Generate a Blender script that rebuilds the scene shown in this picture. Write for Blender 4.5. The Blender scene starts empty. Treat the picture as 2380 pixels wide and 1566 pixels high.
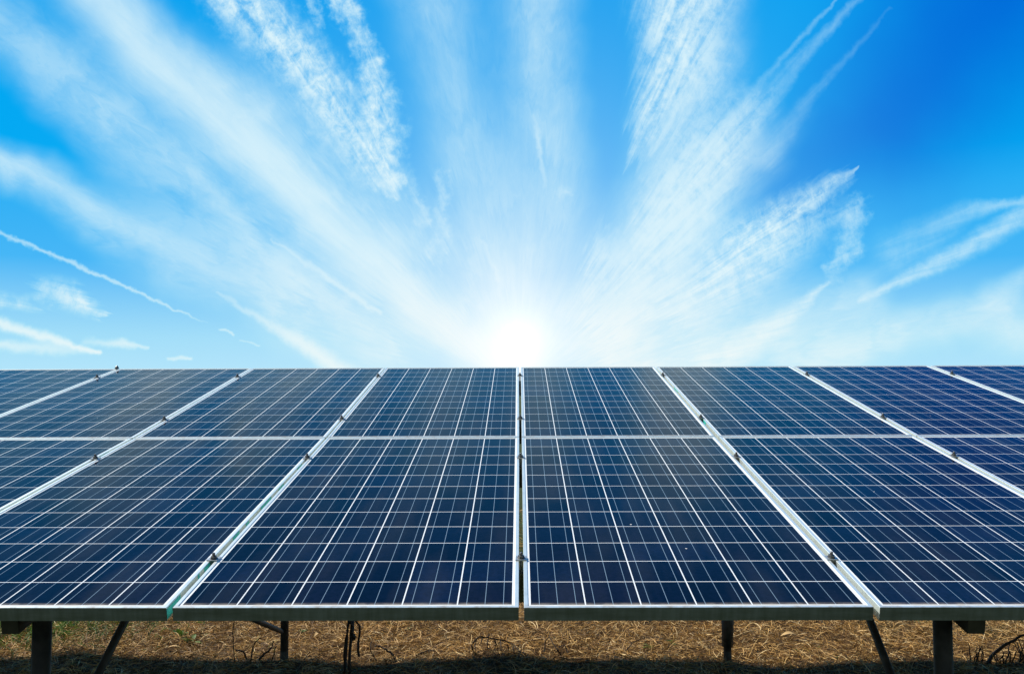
import bpy, bmesh, math, random
import numpy as np
from mathutils import Vector, Matrix
R = math.radians
random.seed(7); rng = np.random.default_rng(11)
S = bpy.context.scene
C = S.collection

# ------------------------------------------------------------------ camera
EYE = 1.83; PITCH = R(3.0)
FPX = 2108.6                                   # focal length in pixels of a 2560 px wide picture
cam = bpy.data.cameras.new('camera'); camo = bpy.data.objects.new('camera', cam); C.objects.link(camo)
camo.location = (0, 0, EYE); camo.rotation_euler = (R(90)+PITCH, 0, 0)
cam.sensor_width = 36; cam.lens = FPX/2560*36; cam.clip_start = .05; cam.clip_end = 5000
S.camera = camo
S.render.resolution_x = 1024; S.render.resolution_y = 673
S.view_settings.view_transform = 'Standard'; S.view_settings.look = 'None'
S.view_settings.exposure = 0.3; S.view_settings.gamma = 1; S.view_settings.use_curve_mapping = False

# ------------------------------------------------------------------ sun (off frame: ahead and to the left, fairly high)
SUN_EL, SUN_AZ = R(47.5), R(-65)               # azimuth from +Y, negative = to the left
sd = Vector((math.sin(SUN_AZ)*math.cos(SUN_EL), math.cos(SUN_AZ)*math.cos(SUN_EL), math.sin(SUN_EL)))
sl = bpy.data.lights.new('sun', 'SUN'); slo = bpy.data.objects.new('sun', sl); C.objects.link(slo)
sl.energy = 5.0; sl.angle = R(.5); sl.color = (1, .94, .84)
slo.rotation_euler = (-sd).to_track_quat('-Z', 'Y').to_euler(); slo.location = sd*30

# ------------------------------------------------------------------ small node helper
class NT:
    def __init__(s, nt): s.nt = nt; s.n = nt.nodes; s.l = nt.links
    def put(s, sock, v):
        if v is None: return
        if isinstance(v, bpy.types.NodeSocket): s.l.new(v, sock)
        else:
            if isinstance(v, (tuple, list)) and len(v) == 3 and sock.type == 'RGBA': v = (*v, 1)
            sock.default_value = v
    def m(s, op, a, b=None, c=None, clamp=False):
        n = s.n.new('ShaderNodeMath'); n.operation = op; n.use_clamp = clamp
        s.put(n.inputs[0], a); s.put(n.inputs[1], b); s.put(n.inputs[2], c); return n.outputs[0]
    def add(s, a, b): return s.m('ADD', a, b)
    def sub(s, a, b): return s.m('SUBTRACT', a, b)
    def mul(s, a, b): return s.m('MULTIPLY', a, b)
    def div(s, a, b): return s.m('DIVIDE', a, b)
    def mx(s, a, b): return s.m('MAXIMUM', a, b)
    def v(s, op, a, b=None, scale=None):
        n = s.n.new('ShaderNodeVectorMath'); n.operation = op
        s.put(n.inputs[0], a); s.put(n.inputs[1], b)
        if scale is not None: s.put(n.inputs['Scale'], scale)
        return n.outputs['Value'] if op in ('DOT_PRODUCT', 'LENGTH', 'DISTANCE') else n.outputs[0]
    def xyz(s, x, y, z=0.0):
        n = s.n.new('ShaderNodeCombineXYZ'); s.put(n.inputs[0], x); s.put(n.inputs[1], y); s.put(n.inputs[2], z); return n.outputs[0]
    def sep(s, v):
        n = s.n.new('ShaderNodeSeparateXYZ'); s.put(n.inputs[0], v); return n.outputs
    def mr(s, v, a, b, c=0.0, d=1.0, t='LINEAR'):
        n = s.n.new('ShaderNodeMapRange'); n.interpolation_type = t; n.clamp = t != 'SMOOTHSTEP'
        for i, q in enumerate((v, a, b, c, d)): s.put(n.inputs[i], q)
        return n.outputs[0]
    def noise(s, vec, scale=1.0, detail=3.0, rough=.55, dims='3D', color=False, dist=0.0):
        n = s.n.new('ShaderNodeTexNoise'); n.noise_dimensions = dims
        s.put(n.inputs['Vector'], vec); s.put(n.inputs['Scale'], scale); s.put(n.inputs['Detail'], detail)
        s.put(n.inputs['Roughness'], rough); s.put(n.inputs['Distortion'], dist)
        return n.outputs['Color' if color else 0]
    def white(s, vec, dims='3D'):
        n = s.n.new('ShaderNodeTexWhiteNoise'); n.noise_dimensions = dims; s.put(n.inputs['Vector'], vec); return n.outputs
    def mix(s, f, a, b, bt='MIX'):
        n = s.n.new('ShaderNodeMix'); n.data_type = 'RGBA'; n.blend_type = bt; n.clamp_factor = True
        s.put(n.inputs[0], f); s.put(n.inputs[6], a); s.put(n.inputs[7], b); return n.outputs[2]
    def ramp(s, f, stops):
        n = s.n.new('ShaderNodeValToRGB'); e = n.color_ramp.elements
        while len(e) < len(stops): e.new(.5)
        for i, (p, c) in enumerate(stops): e[i].position = p; e[i].color = (*c, 1) if len(c) == 3 else c
        s.put(n.inputs[0], f); return n.outputs[0]
    def coord(s, which='Object'):
        return s.n.new('ShaderNodeTexCoord').outputs[which]

def mat(name, base=(.5, .5, .5), rough=.5, metal=0.0, spec=.5):
    m = bpy.data.materials.new(name); m.use_nodes = True
    t = NT(m.node_tree); p = m.node_tree.nodes['Principled BSDF']
    t.put(p.inputs['Base Color'], base); t.put(p.inputs['Roughness'], rough)
    t.put(p.inputs['Metallic'], metal); t.put(p.inputs['Specular IOR Level'], spec)
    return m, t, p

# ------------------------------------------------------------------ sky: Sky Texture behind, a deep blue front sky with cirrus, bright haze and a mixed-in sun glow at the horizon
W = bpy.data.worlds.new('World'); S.world = W; W.use_nodes = True
W.cycles.sampling_method = 'MANUAL'; W.cycles.sample_map_resolution = 512
t = NT(W.node_tree); bg = W.node_tree.nodes['Background']
nish = t.n.new('ShaderNodeTexSky'); nish.sky_type = 'NISHITA'; nish.sun_disc = False
nish.sun_elevation = SUN_EL; nish.sun_rotation = SUN_AZ; nish.air_density = 1.2; nish.dust_density = .4; nish.ozone_density = 3
D = t.coord('Generated')
dx, dy, dz = t.sep(D)
dyc = t.mx(dy, .18)
X = t.div(dx, dyc); Z = t.div(dz, dyc)         # layout plane of the forward (+Y) sky
P0 = t.xyz(X, Z, 0.0)
def sk(u, v):                                  # where a cloud sits in the sky, from its bearing
    sx = (u-1190)/1960.3; sy = (v-783)/1960.3
    Dy = sy*math.sin(PITCH)+math.cos(PITCH); Dz = -sy*math.cos(PITCH)+math.sin(PITCH)
    return (sx/Dy, Dz/Dy)
px = 1/1960.3
# polar coordinates about the forward horizon point: cirrus bands run along constant bearing
HX, HZ = sk(1205, 905)
rx = t.sub(X, HX); rz = t.add(Z, .012)
ang = t.m('ARCTAN2', rx, rz); rad = t.m('SQRT', t.add(t.mul(rx, rx), t.mul(rz, rz)))
lr = t.m('LOGARITHM', t.add(rad, .03), 2.718)
fib = t.noise(t.xyz(t.mul(ang, 13.0), t.mul(lr, 1.5), 0.0), 1.0, 5.0, .62, '2D')
fib2 = t.noise(t.xyz(t.mul(ang, 34.0), t.mul(lr, 3.4), 0.0), 1.0, 4.0, .6, '2D', dist=.4)
puff = t.noise(t.v('MULTIPLY', t.v('ADD', P0, (7.3, 2.1, 0)), (1.0, .8, 1)), 58.0, 7.0, .72, '2D', dist=.25)
w1 = t.noise(P0, 7.0, 3.0, .55, '2D', color=True)
w2 = t.noise(P0, 48.0, 4.0, .6, '2D', color=True)
wv1 = t.v('SUBTRACT', w1, (.5, .5, .5)); wv2 = t.v('SUBTRACT', w2, (.5, .5, .5))
comb = t.mul(t.sub(fib2, .5), t.div(.085, t.mx(rad, .05)))        # fibres drawn out along the bands
rvec = t.v('SCALE', t.xyz(rx, rz, 0.0), scale=comb)
Psoft = t.v('ADD', P0, t.v('SCALE', wv1, scale=.050))
Pfine = t.v('ADD', t.v('ADD', P0, t.v('SCALE', wv1, scale=.03)), t.v('SCALE', wv2, scale=.034))
Pstr = t.v('ADD', t.v('ADD', t.v('ADD', P0, t.v('SCALE', wv1, scale=.022)), t.v('SCALE', wv2, scale=.008)), rvec)
Pthin = t.v('ADD', P0, t.v('SCALE', wv2, scale=.011))
flat = lambda p: t.v('MULTIPLY', p, (1, 1, 0))
Psoft, Pfine, Pstr, Pthin = flat(Psoft), flat(Pfine), flat(Pstr), flat(Pthin)

def path(P, pts):
    """soft band through pts (u, v, halfwidth, opacity) -> density"""
    acc = None
    for (u0, v0, h0, o0), (u1, v1, h1, o1) in zip(pts[:-1], pts[1:]):
        a = Vector((*sk(u0, v0), 0)); b = Vector((*sk(u1, v1), 0)); ab = b-a
        rel = t.v('SUBTRACT', P, tuple(a))
        k = t.m('MINIMUM', t.mx(t.v('DOT_PRODUCT', rel, tuple(ab/ab.length_squared)), 0.0), 1.0)
        d = t.v('LENGTH', t.v('SUBTRACT', rel, t.v('SCALE', tuple(ab), scale=k)))
        hw = t.m('MULTIPLY_ADD', k, (h1-h0)*px, h0*px)
        op = t.m('MULTIPLY_ADD', k, o1-o0, o0)
        f = t.mul(t.mr(t.div(d, hw), 0.0, 1.0, 1.0, 0.0, 'SMOOTHSTEP'), op)
        acc = f if acc is None else t.mx(acc, f)
    return acc
def union(a, b): return t.sub(t.add(a, b), t.mul(a, b))
def group(P, paths):
    acc = None
    for p in paths:
        f = path(P, p); acc = f if acc is None else union(acc, f)
    return acc
soft = group(Psoft, [

    [(60,-160,110,.4),(290,60,130,.55),(550,300,130,.6),(790,540,115,.7),(990,720,100,.8),(1180,850,110,.9)],
    [(-160,-100,110,.3),(60,90,130,.52),(330,330,170,.62),(600,560,170,.6),(900,780,150,.65)],
    [(360,40,80,.1),(540,190,130,.40),(760,380,160,.5),(1000,620,150,.55)],
    [(-60,370,75,.65),(150,455,90,.6),(400,590,120,.55),(700,720,140,.55)],
    [(1000,-60,160,.50),(1060,200,160,.46),(1120,480,170,.48),(1180,800,170,.55)],
    [(1240,-60,140,.62),(1262,200,115,.55),(1270,480,150,.52),(1230,800,170,.55)],
    [(1620,-60,200,.30),(1610,160,180,.34),(1560,420,170,.55),(1420,760,190,.7)],
    [(1850,260,60,.05),(1740,360,130,.42),(1600,560,150,.65),(1420,780,190,.8)],
    [(2440,620,30,.5),(2180,750,90,.6),(1850,850,120,.7)],
    [(2000,700,90,.5),(1750,780,120,.6),(1500,860,120,.7)],
    [(2330,740,110,.6),(2380,765,90,.6)],
    [(1820,600,120,.42),(1560,760,150,.55)],
])
cl = t.noise(t.v('ADD', t.v('ADD', P0, t.v('SCALE', wv1, scale=.07)), t.v('SCALE', rvec, scale=.8)), 19.0, 7.0, .66, '2D')
soft = t.mul(soft, t.mr(t.add(t.add(t.mul(fib, .30), t.mul(cl, .60)), t.mul(fib2, .10)), .32, .60, .54, 1.08))
main = t.mul(group(t.v('ADD', P0, t.v('SCALE', wv1, scale=.022)), [
    [(120,-130,90,.45),(320,110,120,.72),(560,310,125,.80),(790,545,105,.9),(980,715,80,.85),(1150,830,50,.6)],
    [(-100,330,30,.4),(150,440,40,.42),(330,545,45,.35),(560,650,60,.25)]]), t.mr(t.add(t.mul(fib, .6), t.mul(fib2, .4)), .30, .62, .72, 1.06))
fine = group(Pfine, [
    [(2005,470,30,.5),(1975,580,48,.6),(1930,650,30,.4)],
    [(1600,60,120,.45),(1640,240,130,.5),(1580,470,140,.6),(1480,640,130,.55)],
    [(500,-60,95,1.0),(640,90,100,1.0),(745,215,100,.95),(855,355,90,1.0),(925,470,18,.7)],
    [(770,-40,36,.8),(850,130,50,.85),(885,290,68,1.0),(905,420,50,.9)],
    [(715,-20,30,.7),(745,70,24,.4)],
    [(945,390,20,.15),(975,510,28,.55)],
    [(1030,400,18,.35),(1012,590,38,.55)],
    [(1110,560,26,.25),(1100,690,40,.45)],
    [(1300,440,26,.45),(1290,455,20,.3)],
])
fine = t.mul(fine, t.mr(t.add(t.mul(puff, .62), t.mul(fib2, .38)), .34, .60, .22, 1.05))
streak = group(Pstr, [
    [(1600,-60,200,1.0),(1575,120,150,.95),(1520,280,90,.8),(1480,360,30,.4)],
    [(1760,230,40,.3),(1660,380,120,.8),(1560,520,130,.9),(1500,640,90,.7)],
    [(2010,380,5,.5),(1900,460,60,.8),(1740,580,125,1.0),(1600,690,110,.85)],
    [(1990,480,30,.3),(1860,560,80,.55),(1700,680,70,.5)],
    [(1400,560,60,.5),(1390,680,90,.65),(1430,800,130,.7)],
    [(100,665,44,.5),(165,690,52,.85),(245,738,18,.6)],
    [(-40,690,30,.7),(90,700,26,.45)],
])
streak = t.mul(streak, t.mr(t.add(t.mul(fib2, .5), t.mul(puff, .5)), .37, .60, .16, 1.10))
band = group(Pthin, [
    [(1925,655,7,.6),(1810,755,44,.8),(1650,850,80,.8)],
    [(2440,462,34,.42),(2300,548,40,.55),(2180,612,36,.6),(2000,698,10,.45)],
    [(2440,455,14,.35),(2330,474,18,.42),(2240,494,40,.32),(2080,590,80,.32)],
    [(1962,-20,6,.24),(1780,180,16,.24),(1620,390,50,.3)],
    [(2020,-30,10,.2),(1840,160,26,.3),(1700,360,90,.42),(1560,560,110,.5)],
    [(2070,20,6,.06),(1880,230,22,.17),(1780,370,50,.28)],
    [(380,310,16,.0),(620,600,34,.4),(860,760,40,.3)],
])
band = t.mul(band, t.mr(t.add(t.mul(fib2, .6), t.mul(puff, .4)), .34, .62, .45, 1.15))
thin = group(Pthin, [
    [(-30,530,8,.5),(150,603,9,.6),(300,670,7,.6),(420,726,5,.5),(480,752,3,.15)],
    [(512,766,6,.55),(545,780,5,.55)],
    [(560,790,4,.35),(602,803,5,.45)],
    [(-30,740,20,.85),(100,782,24,.85),(232,820,8,.85)],
    [(-30,800,20,.65),(130,812,22,.55),(220,820,8,.2)],
    [(200,793,14,.3),(290,800,17,.7),(342,808,7,.5)],
    [(390,832,7,.5),(442,834,8,.65)],
    [(630,555,5,.3),(760,645,11,.6),(880,725,11,.6)],
    [(505,680,6,.25),(630,755,20,.6),(730,815,36,.85),(810,880,48,.85)],
    [(1240,270,6,.15),(1254,340,10,.5),(1268,430,9,.2)],
    [(1120,560,8,.3),(1160,650,12,.5)],
])
dens = union(union(union(soft, main), fine), union(union(streak, band), thin))
# haze thickening towards the horizon, a sun glow mixed into the colour low ahead, deep blue high on the right
low = t.mr(dz, .0, .17, 1.0, 0.0, 'SMOOTHSTEP')
base = t.ramp(t.m('MINIMUM', t.mx(t.mul(dz, 1.25), 0.0), 1.0), [(0, (.48,.80,.97)), (.06, (.36,.73,.95)), (.16, (.06,.47,.93)), (.30, (.0,.40,.90)), (.52, (.0,.355,.87)), (1, (.01,.13,.48))])
deep = path(Psoft, [(1850,400,240,.45),(2070,260,330,.8),(2360,-60,480,1.0)])
base = t.mix(t.mul(deep, .9), base, (.0, .125, .68, 1))
veil = t.mul(t.m('EXPONENT', t.mul(t.m('POWER', t.div(rad, .30), 2.0), -1.0)), .38)
base = t.mix(veil, base, (.42, .73, .98, 1))
cloudc = t.mix(low, (.72, .91, .98, 1), (.90, .965, .95, 1))
dens = t.mul(dens, .94)
bs = t.sep(base); cs = t.sep(cloudc)
def ch(i, f): return t.add(bs[i], t.mul(t.sub(cs[i], bs[i]), f))
sky = t.xyz(ch(0, t.m('POWER', dens, 1.22)), ch(1, t.m('POWER', dens, .97)), ch(2, dens))
g = t.v('LENGTH', t.v('SUBTRACT', t.v('MULTIPLY', P0, (1, .85, 0)), (sk(1205, 800)[0], sk(1205, 800)[1]*.85, 0)))
g1 = t.m('EXPONENT', t.mul(t.div(g, .088), -1.0))
g2 = t.m('EXPONENT', t.mul(t.m('POWER', t.div(g, .017), .85), -1.0))
sky = t.mix(t.mul(g1, .92), sky, (.93, .97, 1.0, 1))
sky = t.mix(g2, sky, (1.45, 1.45, 1.42, 1))
back = nish.outputs[0]
bgb = t.n.new('ShaderNodeBackground'); t.put(bgb.inputs[0], back); bgb.inputs[1].default_value = .05
t.put(bg.inputs[0], sky); bg.inputs[1].default_value = .81
ms = t.n.new('ShaderNodeMixShader'); t.put(ms.inputs[0], t.mr(dy, -.1, .2))
t.l.new(bgb.outputs[0], ms.inputs[1]); t.l.new(bg.outputs[0], ms.inputs[2])
t.l.new(ms.outputs[0], t.n['World Output'].inputs[0])

# ------------------------------------------------------------------ scene helpers
def tag(o, label=None, cat=None, group=None, kind=None):
    if label: o['label'] = label
    if cat: o['category'] = cat
    if group: o['group'] = group
    if kind: o['kind'] = kind
    return o
def thing(name, label, cat, M=None, group=None):
    o = bpy.data.objects.new(name, None); o.empty_display_size = .1; C.objects.link(o)
    if M is not None: o.matrix_world = M
    return tag(o, label, cat, group)
def mesh(name, verts, faces, material, parent=None, smooth=False, M=None, fm=None):
    me = bpy.data.meshes.new(name); me.from_pydata([tuple(v) for v in verts], [], faces); me.update()
    for mm in (material if isinstance(material, list) else [material]): me.materials.append(mm)
    if fm: me.polygons.foreach_set('material_index', fm)
    if smooth: me.polygons.foreach_set('use_smooth', [True]*len(me.polygons))
    o = bpy.data.objects.new(name, me); C.objects.link(o)
    if M is not None: o.matrix_world = M
    if parent: o.parent = parent
    return o
class MB:
    def __init__(s): s.v = []; s.f = []
    def box(s, x0, x1, y0, y1, z0, z1):
        b = len(s.v)
        s.v += [(x, y, z) for z in (z0, z1) for y in (y0, y1) for x in (x0, x1)]
        s.f += [tuple(b+i for i in q) for q in ((0,2,3,1),(4,5,7,6),(0,1,5,4),(2,6,7,3),(0,4,6,2),(1,3,7,5))]
        return s
    def tube(s, pts, r, n=8, cap=True):
        pts = [Vector(p) for p in pts]; rs = r if isinstance(r, (list, tuple)) else [r]*len(pts)
        b = len(s.v)
        for i, p in enumerate(pts):
            d = (pts[min(i+1, len(pts)-1)]-pts[max(i-1, 0)]).normalized()
            u = d.cross(Vector((0, 0, 1)) if abs(d.z) < .9 else Vector((1, 0, 0))).normalized(); w = d.cross(u)
            for k in range(n):
                a = 2*math.pi*k/n; s.v.append(tuple(p+(u*math.cos(a)+w*math.sin(a))*rs[i]))
        for i in range(len(pts)-1):
            for k in range(n):
                s.f.append((b+i*n+k, b+i*n+(k+1) % n, b+(i+1)*n+(k+1) % n, b+(i+1)*n+k))
        if cap:
            s.f.append(tuple(b+k for k in range(n))[::-1]); s.f.append(tuple(b+(len(pts)-1)*n+k for k in range(n)))
        return s
    def prism(s, prof, a, b_, ex, ez):        # profile (list of 2D) swept from point a to point b_
        a = Vector(a); b_ = Vector(b_); ex = Vector(ex); ez = Vector(ez); k = len(prof); b = len(s.v)
        for q in (a, b_):
            for (x, z) in prof: s.v.append(tuple(q+ex*x+ez*z))
        for i in range(k): s.f.append((b+i, b+(i+1) % k, b+k+(i+1) % k, b+k+i))
        s.f.append(tuple(b+i for i in range(k))[::-1]); s.f.append(tuple(b+k+i for i in range(k)))
        return s
    def build(s, name, m, parent=None, smooth=False, M=None):
        return mesh(name, s.v, s.f, m, parent, smooth, M)

# ------------------------------------------------------------------ materials
def make_glass():
    m, t, p = mat('cell_glass', rough=.09)
    PW, PH = .1605, .1605                       # cell pitch
    x, y, z = t.sep(t.coord('Object'))
    u = t.add(t.div(x, PW), 3.0); v = t.div(t.sub(y, .0215), PH)
    fu = t.m('FRACT', u); fv = t.m('FRACT', v); iu = t.m('FLOOR', u); iv = t.m('FLOOR', v)
    oi = t.n.new('ShaderNodeObjectInfo')
    cell = t.white(t.xyz(iu, iv, t.mul(oi.outputs['Random'], 91.0)))
    rs = t.sep(cell[1])
    grain = t.n.new('ShaderNodeTexVoronoi'); t.put(grain.inputs['Vector'], t.coord('Object')); grain.inputs['Scale'].default_value = 95
    gr = t.sep(grain.outputs['Color'])[0]
    a = t.mix(rs[0], (.0018, .0032, .012, 1), (.0030, .0078, .029, 1))
    a = t.mix(t.mul(t.m('GREATER_THAN', rs[1], .65), .75), a, (.0045, .0050, .015, 1))
    cloudy = t.noise(t.coord('Object'), 3.0, 2.0)
    a = t.mix(1.0, a, t.ramp(t.add(t.mul(gr, .45), t.mul(cloudy, .55)), [(.2, (.70,.72,.75)), (.8, (1.30,1.30,1.30))]), 'MULTIPLY')
    # fingers are too fine to see; busbars, three to a cell
    fb = t.m('ABSOLUTE', t.sub(t.m('FRACT', t.mul(fu, 3.0)), .5))
    bus = t.m('LESS_THAN', fb, .0009/PW*3)
    col = t.mix(bus, a, (.18, .27, .35, 1))
    gu = t.m('MINIMUM', fu, t.sub(1.0, fu)); gv = t.m('MINIMUM', fv, t.sub(1.0, fv))
    gap = t.mx(t.m('LESS_THAN', gu, .0019/PW), t.m('LESS_THAN', gv, .0016/PH))
    out = t.mx(t.mx(t.m('GREATER_THAN', t.m('ABSOLUTE', x), 3*PW-.002), t.m('LESS_THAN', y, .0235)), t.m('GREATER_THAN', y, .0215+12*PH-.002))
    wht = t.mx(gap, out)
    col = t.mix(wht, col, (.78, .83, .84, 1))
    # dust washed down to the lower edge, faint film elsewhere, droppings and specks
    dn = t.noise(t.coord('Object'), 24.0, 4.0)
    edge = t.mul(t.mr(y, .012, .040, 1.0, 0.0), t.mr(dn, .35, .65, .25, .9))
    col = t.mix(edge, col, (.50, .44, .36, 1))
    film = t.mul(t.mr(t.noise(t.xyz(t.mul(x, 7.0), t.mul(y, 1.4), oi.outputs['Random']), 1.0, 5.0), .45, .8), .030)
    col = t.mix(film, col, (.42, .42, .42, 1))
    sp = t.n.new('ShaderNodeTexVoronoi'); t.put(sp.inputs['Vector'], t.v('ADD', t.coord('Object'), t.xyz(t.mul(oi.outputs['Random'], 31.0), 0.0, 0.0))); sp.inputs['Scale'].default_value = 13
    sr = t.sep(sp.outputs['Color'])
    spot = t.mul(t.m('LESS_THAN', sp.outputs['Distance'], t.mul(sr[1], .055)), t.m('GREATER_THAN', sr[0], .87))
    col = t.mix(spot, col, (.62, .62, .58, 1))
    t.put(p.inputs['Base Color'], col)
    t.put(p.inputs['Roughness'], t.add(.10, t.add(t.mul(film, 4.0), t.mul(edge, .5))))
    p.inputs['IOR'].default_value = 1.145
    return m
M_glass = make_glass()

def make_alu(name, tint=(.80, .87, .83), rough=.36, metal=.58):
    m, t, p = mat(name, tint, rough, metal)
    o = t.coord('Object')
    x, y, z = t.sep(o)
    n = t.noise(o, 14.0, 5.0, .6); n2 = t.noise(t.v('MULTIPLY', o, (90, 3, 90)), 1.0, 3.0)
    c = t.mix(t.mr(n, .5, .8), tint, tuple(q*.80 for q in tint))
    st = t.mul(t.mul(t.mr(y, .004, .03, 1.0, 0.0), t.m('GREATER_THAN', z, -.003)), t.mr(t.noise(o, 30.0, 4.0), .46, .66, 0.0, .6))
    c = t.mix(st, c, (.44, .33, .20, 1))
    # shade painted into the lower outer face colour, broken by runs and smudges
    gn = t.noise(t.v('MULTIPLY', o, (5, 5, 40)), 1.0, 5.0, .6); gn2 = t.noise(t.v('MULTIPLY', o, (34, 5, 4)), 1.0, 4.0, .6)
    shade_grime = t.mul(t.mul(t.m('LESS_THAN', y, .0006), t.m('LESS_THAN', z, -.0012)), t.mr(t.mul(gn, gn2), .10, .36, 1.0, .80))
    c = t.mix(shade_grime, c, (.125, .135, .085, 1))
    t.put(p.inputs['Metallic'], t.m('MULTIPLY_ADD', shade_grime, -.45, metal))
    t.put(p.inputs['Base Color'], c); t.put(p.inputs['Roughness'], t.add(t.add(rough-.06, t.mul(n2, .14)), t.mul(shade_grime, .2)))
    return m
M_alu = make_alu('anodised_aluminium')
M_galv, tt, pp = mat('galvanised_steel', (.16, .17, .17), .55, .5)
tt.put(pp.inputs['Base Color'], tt.mix(tt.noise(tt.coord('Object'), 12.0, 5.0), (.10, .105, .10, 1), (.22, .22, .21, 1)))
M_post, tt, pp = mat('weathered_post_steel', (.09, .085, .075), .6, .3)
tt.put(pp.inputs['Base Color'], tt.mix(tt.mr(tt.noise(tt.coord('Object'), 9.0, 6.0, .65), .35, .7), (.035, .033, .03, 1), (.11, .10, .085, 1)))
M_bolt, tt, pp = mat('dark_bolt_steel', (.10, .10, .10), .45, .7)
tt.put(pp.inputs['Base Color'], tt.mix(tt.noise(tt.coord('Object'), 300.0, 3.0), (.08, .08, .08, 1), (.26, .26, .25, 1)))
M_plate, tt, pp = mat('clamp_plate_steel', (.42, .46, .48), .4, .6)
tt.put(pp.inputs['Base Color'], tt.mix(tt.noise(tt.coord('Object'), 120.0, 3.0), (.30, .33, .35, 1), (.52, .56, .58, 1)))
M_film, tt, pp = mat('teal_film', (.02, .48, .42), .45)
tt.put(pp.inputs['Base Color'], tt.mix(tt.noise(tt.coord('Object'), 60.0, 3.0), (.015, .38, .34, 1), (.06, .58, .50, 1)))
M_back, tt, pp = mat('backsheet', (.6, .6, .58), .7)
tt.put(pp.inputs['Base Color'], tt.mix(tt.noise(tt.coord('Object'), 5.0), (.50, .50, .48, 1), (.62, .62, .60, 1)))
M_twig, tt, pp = mat('dead_stem', (.05, .035, .02), .9)
tt.put(pp.inputs['Base Color'], tt.mix(tt.noise(tt.coord('Object'), 40.0), (.018, .013, .009, 1), (.075, .05, .03, 1)))
M_dryleaf, tt, pp = mat('dry_leaf', (.55, .36, .14), .8)
tt.put(pp.inputs['Base Color'], tt.mix(tt.noise(tt.coord('Object'), 60.0), (.42, .25, .09, 1), (.68, .50, .24, 1)))

# ------------------------------------------------------------------ the array plane
up = Vector((0, -math.sin(PITCH), math.cos(PITCH))); fw = Vector((0, math.cos(PITCH), math.sin(PITCH)))
def c2w(v): return Vector((v[0], 0, 0)) - up*v[1] + fw*v[2]
Rc = [[.99991996, .01112841, -.00601933], [-.00451362, -.13069085, -.9914129], [-.01181952, .99136071, -.13063016]]
EX = c2w([r[0] for r in Rc]).normalized(); ES = c2w([r[1] for r in Rc]).normalized(); EN = EX.cross(ES)
O = Vector((0, 0, EYE)) + c2w((.02795, .77516, 2.42075))
P = 1.01208; L = 1.976; MW = .9985; ML = 1.968; DEP = .040
KINK = .034
def frame_at(c, row):
    bo = {-6:-.006,-5:-.006,-4:-.006,-3:-.006,-2:-.006,-1:-.002,0:0,1:.004,2:.006,3:.006,4:.006}
    mo = {-2:-.001,-1:-.006,0:-.006,1:.002,2:.008,3:.008,4:.008}
    to = {-4:.003,-3:.001,-2:-.007,-1:-.014,0:-.012,1:-.012,2:-.003,3:.008,4:.008}
    if row == 0: a, b, h0, h1, y0 = bo.get(c, 0), mo.get(c, 0), 0, 0, 0
    else: a, b, h0, h1, y0 = mo.get(c, 0), to.get(c, .003), 0, KINK, L
    p0 = O+EX*((c+.5)*P+a)+ES*y0+EN*h0; p1 = O+EX*((c+.5)*P+b)+ES*(y0+L)+EN*h1
    ey = (p1-p0).normalized(); ez = EX.cross(ey).normalized(); ex = ey.cross(ez)
    return Matrix(((ex.x, ey.x, ez.x, p0.x), (ex.y, ey.y, ez.y, p0.y), (ex.z, ey.z, ez.z, p0.z), (0, 0, 0, 1)))
def plane_pt(x, s, n=0):                        # a point on the array: metres across, up the slope, above the glass
    h = KINK*max(0, (s-L)/L)
    return O+EX*x+ES*s+EN*(h+n)

def frame_mesh(LIP=.0115):
    b = MB(); h = MW/2
    # mitred frame: outer wall, top lip with a small inner step, inner wall down to the glass, lower flange
    prof = [(0, -DEP), (0, -.0008), (.0008, 0), (LIP-.0006, 0), (LIP, -.0006), (LIP, -.0026), (.0022, -.0026-.004), (.0022, -DEP+.002), (.024, -DEP+.002), (.024, -DEP)]
    rings = []
    for (d, z) in prof: rings.append([(-h+d, d, z), (h-d, d, z), (h-d, ML-d, z), (-h+d, ML-d, z)])
    v = [p for r in rings for p in r]; f = []; n = len(prof)
    for i in range(n):
        j = (i+1) % n
        for k in range(4):
            f.append((i*4+k, i*4+(k+1) % 4, j*4+(k+1) % 4, j*4+k))
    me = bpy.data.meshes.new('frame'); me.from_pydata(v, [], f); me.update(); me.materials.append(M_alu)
    bm = bmesh.new(); bm.from_mesh(me); bmesh.ops.recalc_face_normals(bm, faces=bm.faces); bm.to_mesh(me); bm.free()
    return me
def build_panel():
    root = thing('solar_panel', '', '')
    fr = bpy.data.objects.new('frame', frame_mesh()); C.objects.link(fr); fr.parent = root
    h = MW/2-.0024
    mesh('cell_sheet', [(-h, .0024, -.0028), (h, .0024, -.0028), (h, ML-.0024, -.0028), (-h, ML-.0024, -.0028)], [(0, 1, 2, 3)], M_glass, root)
    MB().box(-h, h, .0024, ML-.0024, -.0085, -.0068).build('backsheet', M_back, root)
    MB().box(-.06, .06, ML-.28, ML-.16, -.030, -.0087).build('junction_box', M_bolt, root)
    return root
def copy_thing(o):
    r = o.copy(); C.objects.link(r)
    for ch in o.children:
        c = ch.copy(); C.objects.link(c); c.parent = r
        for g_ in ch.children:
            d = g_.copy(); C.objects.link(d); d.parent = c
    return r
ordl = {-1: 'first', -2: 'second', -3: 'third', -4: 'fourth', -5: 'fifth', 0: 'first', 1: 'second', 2: 'third', 3: 'fourth'}
proto = build_panel(); first = True; panels = {}
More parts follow.
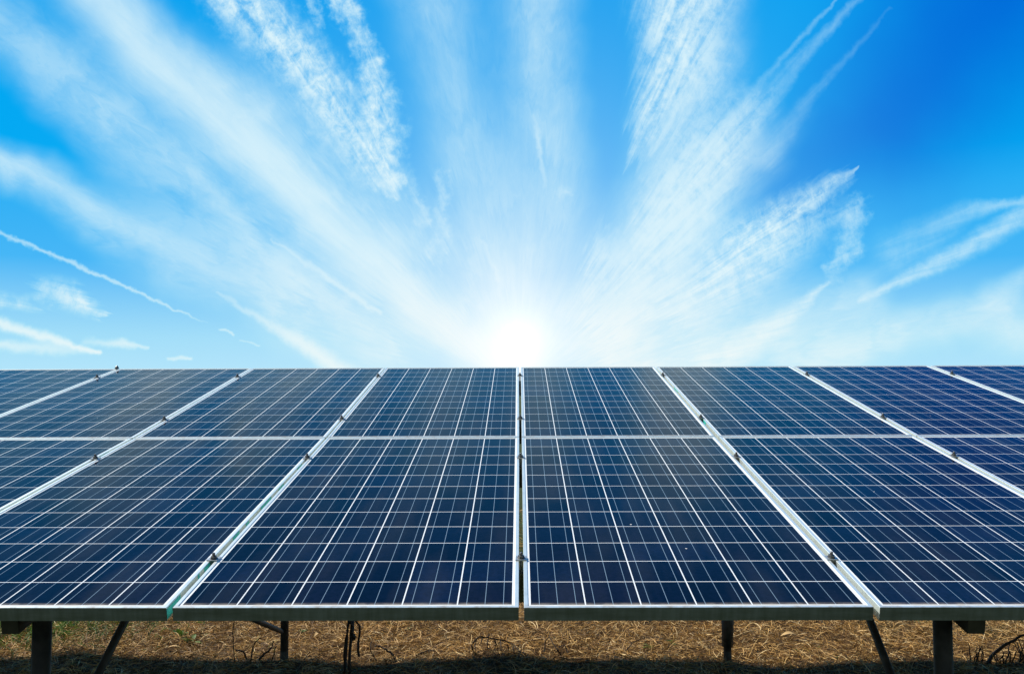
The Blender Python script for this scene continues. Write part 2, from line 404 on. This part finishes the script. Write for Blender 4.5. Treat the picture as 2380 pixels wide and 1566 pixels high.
for row in (0, 1):
    for c in range(-5, 4):
        o = proto if first else copy_thing(proto); first = False
        o.matrix_world = frame_at(c, row)
        side = 'left' if c < 0 else 'right'
        rn = ('lower', 'front')[0] if row == 0 else 'upper'
        extra = {(0, -1): '', (0, 0): '',
                 (0, -2): 'with teal film', (1, -1): ''}.get((row, c), '')
        tag(o, f'blue solar panel in the {rn} row, {ordl[c]} {side} of the centre gap {extra}'.strip(), 'solar panel', 'solar panels of the tilted array')
        panels[c, row] = o

# teal film left on the side wall of some frames (each scrap set hugs the wall)
def film(c, row, spans, side=1):
    x = side*(MW/2)
    for (y0, y1, z0, z1) in spans:
        b = MB(); n = 5; xo = x+side*.0008
        for i in range(n+1):
            y = y0+(y1-y0)*i/n; j = (random.random()-.5)*.004
            b.v += [(xo, y, z0+j), (xo, y, z1)]
        for i in range(n): b.f.append((2*i, 2*i+2, 2*i+3, 2*i+1))
        o = b.build('film_scrap', M_film, panels[c, row]); o['label'] = 'torn teal protective film on the frame side'
film(-2, 0, [(.00, .10, -.034, -.004), (.29, .37, -.028, -.002), (.235, .25, -.02, -.002), (.56, .63, -.022, -.002), (.70, .74, -.02, -.003), (.88, 1.02, -.018, -.002), (1.12, 1.2, -.02, -.004), (1.42, 1.5, -.02, -.004)])
film(-3, 0, [(.62, .72, -.022, -.003), (1.6, 1.72, -.02, -.004)])
film(1, 1, [(.30, .42, -.02, -.003), (1.1, 1.25, -.012, -.003)], -1)

# ------------------------------------------------------------------ clamps on the seams
def hexa(r, z0, z1, cx=0, cy=0, n=6):
    return [(cx+r*math.cos(2*math.pi*k/n+.3), cy+r*math.sin(2*math.pi*k/n+.3)) for k in range(n)]
def build_clamp():
    root = thing('panel_clamp', '', '')
    b = MB(); b.box(-.0185, .0185, -.016, .016, .0005, .0035)
    pl = b.build('clamp_plate', M_plate, root)
    b = MB(); b.box(-.0045, .0045, -.014, .014, -.036, .0003)
    b.build('channel_leg', M_bolt, root)
    b = MB(); b.prism([(.0105*math.cos(k*math.pi/3), .0105*math.sin(k*math.pi/3)) for k in range(6)], (0, 0, .0036), (0, 0, .0125), (1, 0, 0), (0, 1, 0))
    b.prism([(.0125*math.cos(k*math.pi/8), .0125*math.sin(k*math.pi/8)) for k in range(16)], (0, 0, .0035), (0, 0, .0052), (1, 0, 0), (0, 1, 0))
    b.build('nut', M_bolt, root)
    b = MB().tube([(0, 0, .0126), (0, 0, .0215), (0, 0, .023)], [.0050, .0050, .0036], 10)
    b.build('bolt', M_bolt, root, smooth=False)
    return root
def s_of(y):                                    # slope distance whose picture row is y on the centre line
    lo, hi = 0, 3.95
    for _ in range(50):
        m_ = (lo+hi)/2; q = plane_pt(0, m_)-Vector((0, 0, EYE))
        v = 842-FPX*(q.dot(up)/q.dot(fw))
        if v > y: lo = m_
        else: hi = m_
    return lo
SC = [s_of(1396), s_of(1143), s_of(1046), s_of(939)]
print('clamp slope positions', SC)
seamn = {-4: 'fourth seam left of the centre gap', -3: 'third seam left of the centre gap', -2: 'second seam left of the centre gap', -1: 'first seam left of the centre gap', 0: 'open centre gap',
         1: 'first seam right of the centre gap', 2: 'second seam right of the centre gap', 3: 'third seam right of the centre gap'}
rown = ['lowest bolted clamp, nearest the front edge,', 'bolted clamp just below the middle joint', 'bolted clamp just above the middle joint', 'topmost bolted clamp, near the upper edge,']
cp = build_clamp(); first = True
for k in range(-4, 4):
    for i, s in enumerate(SC):
        row = 0 if s < L else 1
        if row == 0 and (k < -2 or k > 2) and i == 0 and abs(k) > 2: continue
        o = cp if first else copy_thing(cp); first = False
        A = frame_at(k-1, row); B = frame_at(k, row); yl = s-(L if row else 0)
        a = A @ Vector((MW/2, yl, 0)); b_ = B @ Vector((-MW/2, yl, 0)); mid = (a+b_)/2
        M_ = A.copy(); M_.translation = mid; M_ = M_ @ Matrix.Rotation(R(random.uniform(-9, 9)), 4, 'Z')
        o.matrix_world = M_
        tag(o, f'{rown[i]} on the {seamn[k]}', 'clamp', 'bolted clamps between the panels')
# the bolt end that stands above the top edge at the left
b = MB(); b.box(-.013, .013, -.012, .012, .0, .003)
sp_ = b.build('end_clamp', M_plate); sp_.matrix_world = Matrix.Translation(plane_pt(-3*P-.012, 3.935, .001))
b = MB().tube([(0, 0, .003), (0, 0, .016), (0, 0, .026)], [.016, .012, .002], 8); e_ = b.build('bolt', M_bolt, sp_)
tag(sp_, 'small end clamp poking above the top edge at the third seam left', 'clamp')

# ------------------------------------------------------------------ the steel that carries the array
XP = (-1.567, 1.436)                            # post rows (world x)
sup = thing('mounting_frame', 'dark galvanised steel posts, braces and rails carrying the tilted panels', 'mounting frame', Matrix.Translation((0, 4.2, 0)))
Mi = sup.matrix_world.inverted()
def part(b, name, m, smooth=False):
    b.v = [tuple(Mi @ Vector(v)) for v in b.v]; return b.build(name, m, sup, smooth)
zN = -DEP-.001
x0, x1 = -5*P-.05, 4*P+.05
for s in SC:                                    # C-section purlins under the clamps
    b = MB(); prof = [(-.02, 0), (.024, 0), (.024, -.012), (.0215, -.012), (.0215, -.0025), (-.0175, -.0025), (-.0175, -.0975), (.0215, -.0975), (.0215, -.088), (.024, -.088), (.024, -.10), (-.02, -.10)]
    b.prism(prof, plane_pt(x0, s, zN), plane_pt(x1, s, zN), ES, EN); part(b, 'purlin', M_galv)
def world_x_to_array(x, s): return (x-(O+ES*s).x)/EX.x
RX = (-1.645, 1.499)
for i, x in enumerate(RX):                      # sloping rafters beside the posts
    b = MB(); sa, sb = SC[0]-.06, SC[3]+.12; d0 = zN-.101
    prof = [(-.028, 0), (.028, 0), (.028, -.088), (-.028, -.088)]
    xa = world_x_to_array(x, sa); xb = world_x_to_array(x, sb)
    b.prism(prof, plane_pt(xa, sa, d0), plane_pt(xb, sb, d0), EX, EN); part(b, 'rafter', M_post)
def under(x, y, n):                             # height of the array's underside at ground point (x, y)
    s = (y-O.y)/ES.y; return plane_pt(x, s, n).z
YF, YR = 2.86, 5.62
posts = []
XR = (-1.49, 1.41)                              # rear posts stand a little further in
for x, y in ((XP[0], YF), (XP[1], YF), (XR[0], YR), (XR[1], YR)):
    if True:
        r = .030 if y == YF else .0262
        b = MB().tube([(x, y, -.15), (x, y, under(x, y, zN-.105))], r, 20); part(b, 'post', M_post, True)
for x, xr in zip(XP, RX):                       # bracket that joins post and rafter
    b = MB(); z = under(x, YF, zN-.14); b.box(min(x, xr)-.035, max(x, xr), YF-.034, YF+.034, z-.035, z+.03); part(b, 'bracket', M_post)
# braces
def brace(a, c_, r=.019): 
    b = MB(); a = Vector(a); c_ = Vector(c_)
    b.tube([a, a+(c_-a)*.03, c_-(c_-a)*.03, c_], [r*.6, r, r, r*.6], 12); part(b, 'brace', M_post, True)
def at(u, v, y):                                # bearing in the photo at ground distance y
    d = Vector(((u-1280)/FPX, 0, 0)) - up*((v-842)/FPX) + fw
    return Vector((0, 0, EYE))+d*(y/d.y)
for (u0, v0, ya, u1, v1, yb, k1, r) in ((312,1552,3.08, 245,1684,2.90,.10,.0140), (2176,1552,3.08, 2227,1684,2.90,.10,.0140), (643,1551,4.95, 706,1578,5.60,0,.016)):
    A_ = at(u0, v0, ya); B_ = at(u1, v1, yb); D_ = (A_-B_).normalized(); T_ = A_.copy()
    while (T_-O).dot(EN) < zN-.20 and (T_-A_).length < 2.2: T_ += D_*.02     # up to the rafter's underside
    brace(B_-D_*k1, T_, r)
for x, z in ((XR[1], .33), (XR[0], .36)):      # bolts and collars on the rear posts
    b = MB().tube([(x-.05, YR, z), (x+.045, YR, z)], .009, 8); part(b, 'through_bolt', M_bolt)
b = MB().tube([(XR[1], YR, .10), (XR[1]+.004, YR, .25), (XR[1]+.001, YR, .42)], [.036, .040, .034], 14); part(b, 'collar', M_post, True)

# ------------------------------------------------------------------ ground
def make_soil():
    m, t, p = mat('straw_covered_soil', rough=.95, spec=.2)
    o = t.coord('Object'); x, y, z = t.sep(o)
    n = t.noise(o, 5.0, 6.0, .65); n2 = t.noise(o, 70.0, 5.0, .7); n3 = t.noise(o, .35, 3.0)
    c = t.mix(t.mr(n2, .35, .68), (.020, .010, .003, 1), (.17, .093, .030, 1))
    c = t.mix(t.mr(n, .45, .7, 0.0, .6), c, (.10, .065, .03, 1))
    gm = t.mx(t.mul(t.mr(t.add(n3, t.mul(t.mr(y, 7.0, 11.0), .35)), .52, .66), .85), t.mr(y, 2.2, 3.2, .9, 0.0))
    c = t.mix(gm, c, t.mix(n2, (.018, .032, .008, 1), (.06, .09, .022, 1)))
    t.put(p.inputs['Base Color'], c)
    bu = t.n.new('ShaderNodeBump'); bu.inputs['Strength'].default_value = .8; bu.inputs['Distance'].default_value = .03
    t.put(bu.inputs['Height'], t.add(n, n2)); t.put(p.inputs['Normal'], bu.outputs[0])
    return m
def gh(x, y):
    return .016*np.sin(x*2.1+y*1.3)+.012*np.sin(x*4.7-y*3.1+1)+.008*np.sin(x*9+y*7)
M_soil = make_soil()
xs = np.concatenate([[-2500, -400, -60, -20], np.linspace(-8, 8, 161), [20, 60, 400, 2500]])
ys = np.concatenate([[-2500, -400, -60, -12], np.linspace(-4, 12, 161), [24, 60, 400, 2500]])
gx, gy = np.meshgrid(xs, ys); near = np.clip((12-np.maximum(abs(gx), abs(gy-4)))/4, 0, 1); gz = gh(gx, gy)*near
V = np.stack([gx, gy, gz], -1).reshape(-1, 3); nx = len(xs); ny = len(ys)
F = [(j*nx+i, j*nx+i+1, (j+1)*nx+i+1, (j+1)*nx+i) for j in range(ny-1) for i in range(nx-1)]
tag(mesh('ground', V.tolist(), F, M_soil, smooth=True), 'brown soil under dry straw', None, None, 'structure')
bpy.data.objects['ground'].data.update()

def blades(name, n, region, length, width, lift, curl, material, dens=None, upright=0.0):
    x0, x1, y0, y1 = region
    x = rng.uniform(x0, x1, n); y = rng.uniform(y0, y1, n)
    if dens is not None: k = rng.random(n) < dens(x, y); x, y = x[k], y[k]; n = len(x)
    th = rng.uniform(0, 2*np.pi, n); ln = rng.uniform(*length, n)*rng.uniform(.5, 1, n); w = rng.uniform(*width, n)
    el = np.abs(rng.normal(0, lift, n)); u = rng.random(n) < upright; el[u] = rng.uniform(.7, 1.4, u.sum())
    z0 = gh(x, y)+rng.uniform(-.004, .022, n)
    cu = rng.normal(0, curl, n); bend = rng.uniform(.2, 1.4, n)
    K = 4; pts = np.zeros((n, K+1, 3)); pos = np.stack([x, y, z0], -1); pts[:, 0] = pos
    for i in range(K):
        a = th+cu*i; e = el*(1-bend*i/K*1.3)
        d = np.stack([np.cos(a)*np.cos(e), np.sin(a)*np.cos(e), np.sin(e)], -1)
        pos = pos+d*(ln/K)[:, None]; pos[:, 2] = np.maximum(pos[:, 2], gh(pos[:, 0], pos[:, 1])+.001); pts[:, i+1] = pos
    roll = rng.uniform(-1.2, 1.2, n)
    side = np.stack([-np.sin(th)*np.cos(roll), np.cos(th)*np.cos(roll), np.sin(roll)], -1)*w[:, None]*.5
    tap = np.array([.8, 1, 1, .75, .15])
    v = np.zeros((n, K+1, 2, 3)); v[:, :, 0] = pts-side[:, None]*tap[None, :, None]; v[:, :, 1] = pts+side[:, None]*tap[None, :, None]
    base = (np.arange(n)*(K+1)*2)[:, None, None]; q = np.arange(K)[None, :, None]*2
    f = base+q+np.array([0, 1, 3, 2])[None, None, :]
    me = bpy.data.meshes.new(name); nv = n*(K+1)*2; nf = n*K
    me.vertices.add(nv); me.vertices.foreach_set('co', v.reshape(-1)); me.loops.add(nf*4); me.loops.foreach_set('vertex_index', f.reshape(-1).astype(np.int32))
    me.polygons.add(nf); me.polygons.foreach_set('loop_start', np.arange(nf, dtype=np.int32)*4); me.polygons.foreach_set('loop_total', np.full(nf, 4, np.int32))
    me.update(calc_edges=True); me.materials.append(material)
    o = bpy.data.objects.new(name, me); C.objects.link(o); return o
def make_blade(name, stops, tr=.25):
    m, t, p = mat(name, rough=.6, spec=.3)
    g_ = t.n.new('ShaderNodeNewGeometry')
    c = t.ramp(g_.outputs['Random Per Island'], stops)
    pn = t.noise(t.coord('Object'), 1.6, 3.0)
    c = t.mix(1.0, c, t.ramp(pn, [(.35, (.70, .68, .64)), (.65, (1.15, 1.15, 1.15))]), 'MULTIPLY')
    t.put(p.inputs['Base Color'], c)
    tn = t.n.new('ShaderNodeBsdfTranslucent'); t.put(tn.inputs[0], c)
    mxs = t.n.new('ShaderNodeMixShader'); mxs.inputs[0].default_value = tr
    t.l.new(p.outputs[0], mxs.inputs[1]); t.l.new(tn.outputs[0], mxs.inputs[2])
    t.l.new(mxs.outputs[0], t.n['Material Output'].inputs[0]); return m
M_straw = make_blade('dry_straw_blades', [(0, (.085,.040,.009)), (.35, (.28,.148,.038)), (.62, (.54,.315,.092)), (.85, (.76,.50,.19)), (1, (.90,.72,.40))])
M_green = make_blade('green_blades', [(0, (.03,.08,.010)), (.5, (.075,.17,.02)), (1, (.20,.30,.06))])
tag(blades('dry_straw', 90000, (-4.6, 4.6, 4.7, 7.4), (.04, .16), (.0022, .0050), .35, .30, M_straw, upright=.05), 'matted dry cut grass lying over the soil', 'straw', None, 'stuff')
tag(blades('dry_straw', 60000, (-7, 7, -1.5, 12), (.06, .2), (.003, .007), .35, .3, M_straw,
           lambda x, y: ~((abs(x) < 4.6) & (y > 4.7) & (y < 7.4)) & (y > 2.3+.8*rng.random(len(y))), upright=.05), 'thinner dry cut grass around the panel array', 'straw', None, 'stuff')
gd = lambda x, y: np.clip(np.exp(-((x+3.75)/.85)**2-((y-6.35)/.42)**2)*1.3, 0, 1)
tag(blades('green_grass', 22000, (-5.5, -2.2, 5.3, 8), (.06, .20), (.003, .006), .8, .25, M_green, gd, upright=.5), 'green grass patch behind the left front post', 'grass', None, 'stuff')
gd2 = lambda x, y: (np.sin(x*3.3+1)*np.sin(y*2.9+x*1.7) > .86)*.35+(y > 8.6)*.8
tag(blades('green_grass', 30000, (-7, 7, 5.3, 12), (.03, .10), (.003, .006), .9, .25, M_green, gd2, upright=.6), 'scattered green shoots in the straw behind the array', 'grass', None, 'stuff')

# ------------------------------------------------------------------ ground plants and litter
def gpt(u, v, y=None, z=None):                  # source pixel -> point on the ground, or at depth y
    d = Vector(((u-1280)/FPX, 0, 0)) - up*((v-842)/FPX) + fw
    k = (-EYE/d.z) if y is None else y/d.y
    return Vector((0, 0, EYE))+d*k
def dead_weed(label, base, stems):
    """stems: list of (points in photo pixels, radius); all stems rise at the depth of base"""
    b0 = gpt(*base); root = thing('dead_weed', label, 'dead weed', Matrix.Translation(b0), 'dead weeds under the array')
    for pts, r in stems:
        q = []
        for i, (u, v) in enumerate(pts):
            p = gpt(u, v, b0.y); p.y += .05*math.sin(i*1.7+u); q.append(p-b0)
        # smooth
        qq = []
        for i in range(len(q)-1):
            a = q[max(i-1, 0)]; b = q[i]; c_ = q[i+1]; d = q[min(i+2, len(q)-1)]
            for k in range(4):
                s = k/4; qq.append(.5*((2*b)+(c_-a)*s+(2*a-5*b+4*c_-d)*s*s+(3*b-3*c_+d-a)*s**3))
        qq.append(q[-1]); qq = [p+Vector((random.gauss(0, .002), random.gauss(0, .004), random.gauss(0, .002))) for p in qq]
        MB().tube(qq, [r*(1-.6*i/len(qq)) for i in range(len(qq))], 5).build('stem', M_twig, root)
    return root
f5 = lambda x, y: (860+x/2.767, 1500+y/2.767)
f4 = lambda x, y: (x/2.767, 1500+y/2.767)
f6 = lambda x, y: (1700+x/2.767, 1500+y/2.767)
arch = [(910, 400), (885, 330), (915, 265), (975, 238), (1060, 262), (1150, 305), (1240, 350), (1320, 400)]
st = [([f5(*p) for p in arch], .0065)]
for i in range(9):
    x, y = 915+i*42, (262, 245, 245, 262, 282, 300, 318, 335, 352)[i]
    ln = (120, 60, 100, 70, 95, 75, 60, 45, 35)[i]
    st.append(([f5(x, y), f5(x+random.uniform(-14, 14), y+ln*.4), f5(x+random.uniform(-16, 16), y+ln*.7), f5(x+random.uniform(-20, 20), y+ln)], .0048))
dead_weed('arched dark dead weed with hanging tendrils left of the centre gap', f5(905, 400), st)
st = [([f5(20, 700), f5(12, 420), f5(22, 250), f5(30, 120), f5(28, 20)], .010), ([f5(0, 700), f5(2, 400), f5(14, 220), f5(40, 110), f5(44, 10)], .009),
      ([f5(95, 400), f5(88, 310), f5(102, 215), f5(80, 165), f5(52, 110), f5(44, 20)], .009), ([f5(45, 640), f5(46, 400), f5(54, 210), f5(50, 130), f5(38, 20)], .012),
      ([f5(56, 270), f5(60, 215), f5(50, 160)], .022)]
dead_weed('tall dark dead weed stems rising behind the frame left of centre', f5(40, 470), st)
dead_weed('small dead twig leaning in the straw right of the arched weed', f5(1500, 385),
          [([f5(1500, 390), f5(1470, 320), f5(1425, 262)], .007), ([f5(1385, 400), f5(1392, 300), f5(1425, 262)], .006), ([f5(1560, 390), f5(1530, 330), f5(1480, 318)], .006)])
dead_weed('low dead twigs at the edge of shade by the tall weed stems', f5(330, 395),
          [([f5(335, 395), f5(320, 355), f5(270, 320), f5(225, 300), f5(212, 330)], .008), ([f5(200, 400), f5(180, 330), f5(190, 290)], .005),
           ([f5(470, 395), f5(540, 372), f5(620, 350), f5(650, 380)], .006)])
dead_weed('dead weed with curled stems between left brace and rear post', f4(1780, 425),
          [([f4(1690, 430), f4(1670, 370), f4(1640, 330)], .008), ([f4(1730, 430), f4(1740, 330), f4(1770, 285), f4(1800, 270)], .006),
           ([f4(1780, 420), f4(1830, 370), f4(1885, 320), f4(1890, 280)], .009), ([f4(1890, 430), f4(1905, 360), f4(1912, 315)], .006), ([f4(1625, 440), f4(1627, 300), f4(1624, 120), f4(1626, 0)], .004)])
st = [([f6(2110, 440), f6(2200, 370), f6(2300, 300), f6(2400, 240), f6(2470, 190)], .013)]
for i in range(14):
    x = 2160+i*18; st.append(([f6(x, 470), f6(x+random.uniform(-12, 12), 420-i*5), f6(x+random.uniform(-16, 16), 385-i*9)], .006))
dead_weed('leaning dark dead branch with twigs at the lower right corner', f6(2130, 440), st)
dead_weed('fine upright dead stems just right of the right front post', f6(2010, 430),
          [([f6(2000+i*17, 440), f6(2002+i*17+random.uniform(-8, 8), 370), f6(2010+i*15+random.uniform(-14, 14), 290+15*(i % 3))], .0055) for i in range(6)])
dead_weed('thin dead twig arching over straw right of the centre', f5(1930, 360),
          [([f5(1930, 365), f5(2000, 310), f5(2100, 275), f5(2230, 258)], .004), ([f5(2240, 390), f5(2290, 360), f5(2380, 350)], .008)])

def green_weed(label, base, n, size, ang=.9):
    b0 = gpt(*base); b0.z -= .005; root = thing('green_weed', label, 'weed', Matrix.Translation(b0), 'small green weeds in the straw')
    for i in range(n):
        a = 2*math.pi*i/n+random.uniform(-.3, .3); e = random.uniform(.45, 1.2)*ang; ln = size*random.uniform(.6, 1); w = ln*.17
        d = Vector((math.cos(a)*math.cos(e), math.sin(a)*math.cos(e), math.sin(e))); s = Vector((-math.sin(a), math.cos(a), 0))
        v = []; f = []
        for j in range(7):
            k = j/6; c_ = d*ln*k-Vector((0, 0, 1))*ln*.35*k*k; ww = w*math.sin(math.pi*(.08+.9*k))
            v += [c_-s*ww+Vector((0, 0, ww*.35)), c_, c_+s*ww+Vector((0, 0, ww*.35))]
        for j in range(6):
            q = j*3; f += [(q, q+1, q+4, q+3), (q+1, q+2, q+5, q+4)]
        mesh('leaf', v, f, M_green, root, True)
green_weed('broad leaved green weed in the straw beside the left brace', f4(1320, 295), 9, .12)
green_weed('slender green shoot left of the broad leaved weed', f4(1250, 262), 4, .15, 1.3)
green_weed('small green sprout in straw behind the left rear post', f4(2085, 225), 5, .07, 1.2)
green_weed('tiny green weed in straw far right of the centre gap', f5(2110, 320), 7, .07)
green_weed('green weed clump in straw near right rear post', f5(2260, 300), 7, .08)
def leaf(label, pos, ln, wd, rz, m=M_dryleaf, name='dry_leaf'):
    b0 = gpt(*pos); v = []; f = []
    for j in range(9):
        k = j/8; ww = wd*math.sin(math.pi*min(.97, .05+.93*k)); z = .022+.02*math.sin(k*3)
        v += [((k-.5)*ln, -ww, z+ww*.4), ((k-.5)*ln, 0, z), ((k-.5)*ln, ww, z+ww*.4)]
    for j in range(8):
        q = j*3; f += [(q, q+1, q+4, q+3), (q+1, q+2, q+5, q+4)]
    o = mesh(name, v, f, m, smooth=True); o.location = b0; o.rotation_euler = (.25, 0, rz)
    tag(o, label, 'leaf')
leaf('long pale yellow dry leaf lying on the straw by the right brace', f6(750, 262), .115, .016, .05)
leaf('pale curled dry leaf under the first left panel front edge', f4(1080, 165), .09, .008, .2)
leaf('tan dry leaf beside the left brace, nearest the shade', f4(1210, 352), .12, .007, -.1)
leaf('pinkish curled leaf right of the left rear post', f4(2185, 264), .045, .014, 1.0)

S.render.engine = 'CYCLES'
S.cycles.max_bounces = 6
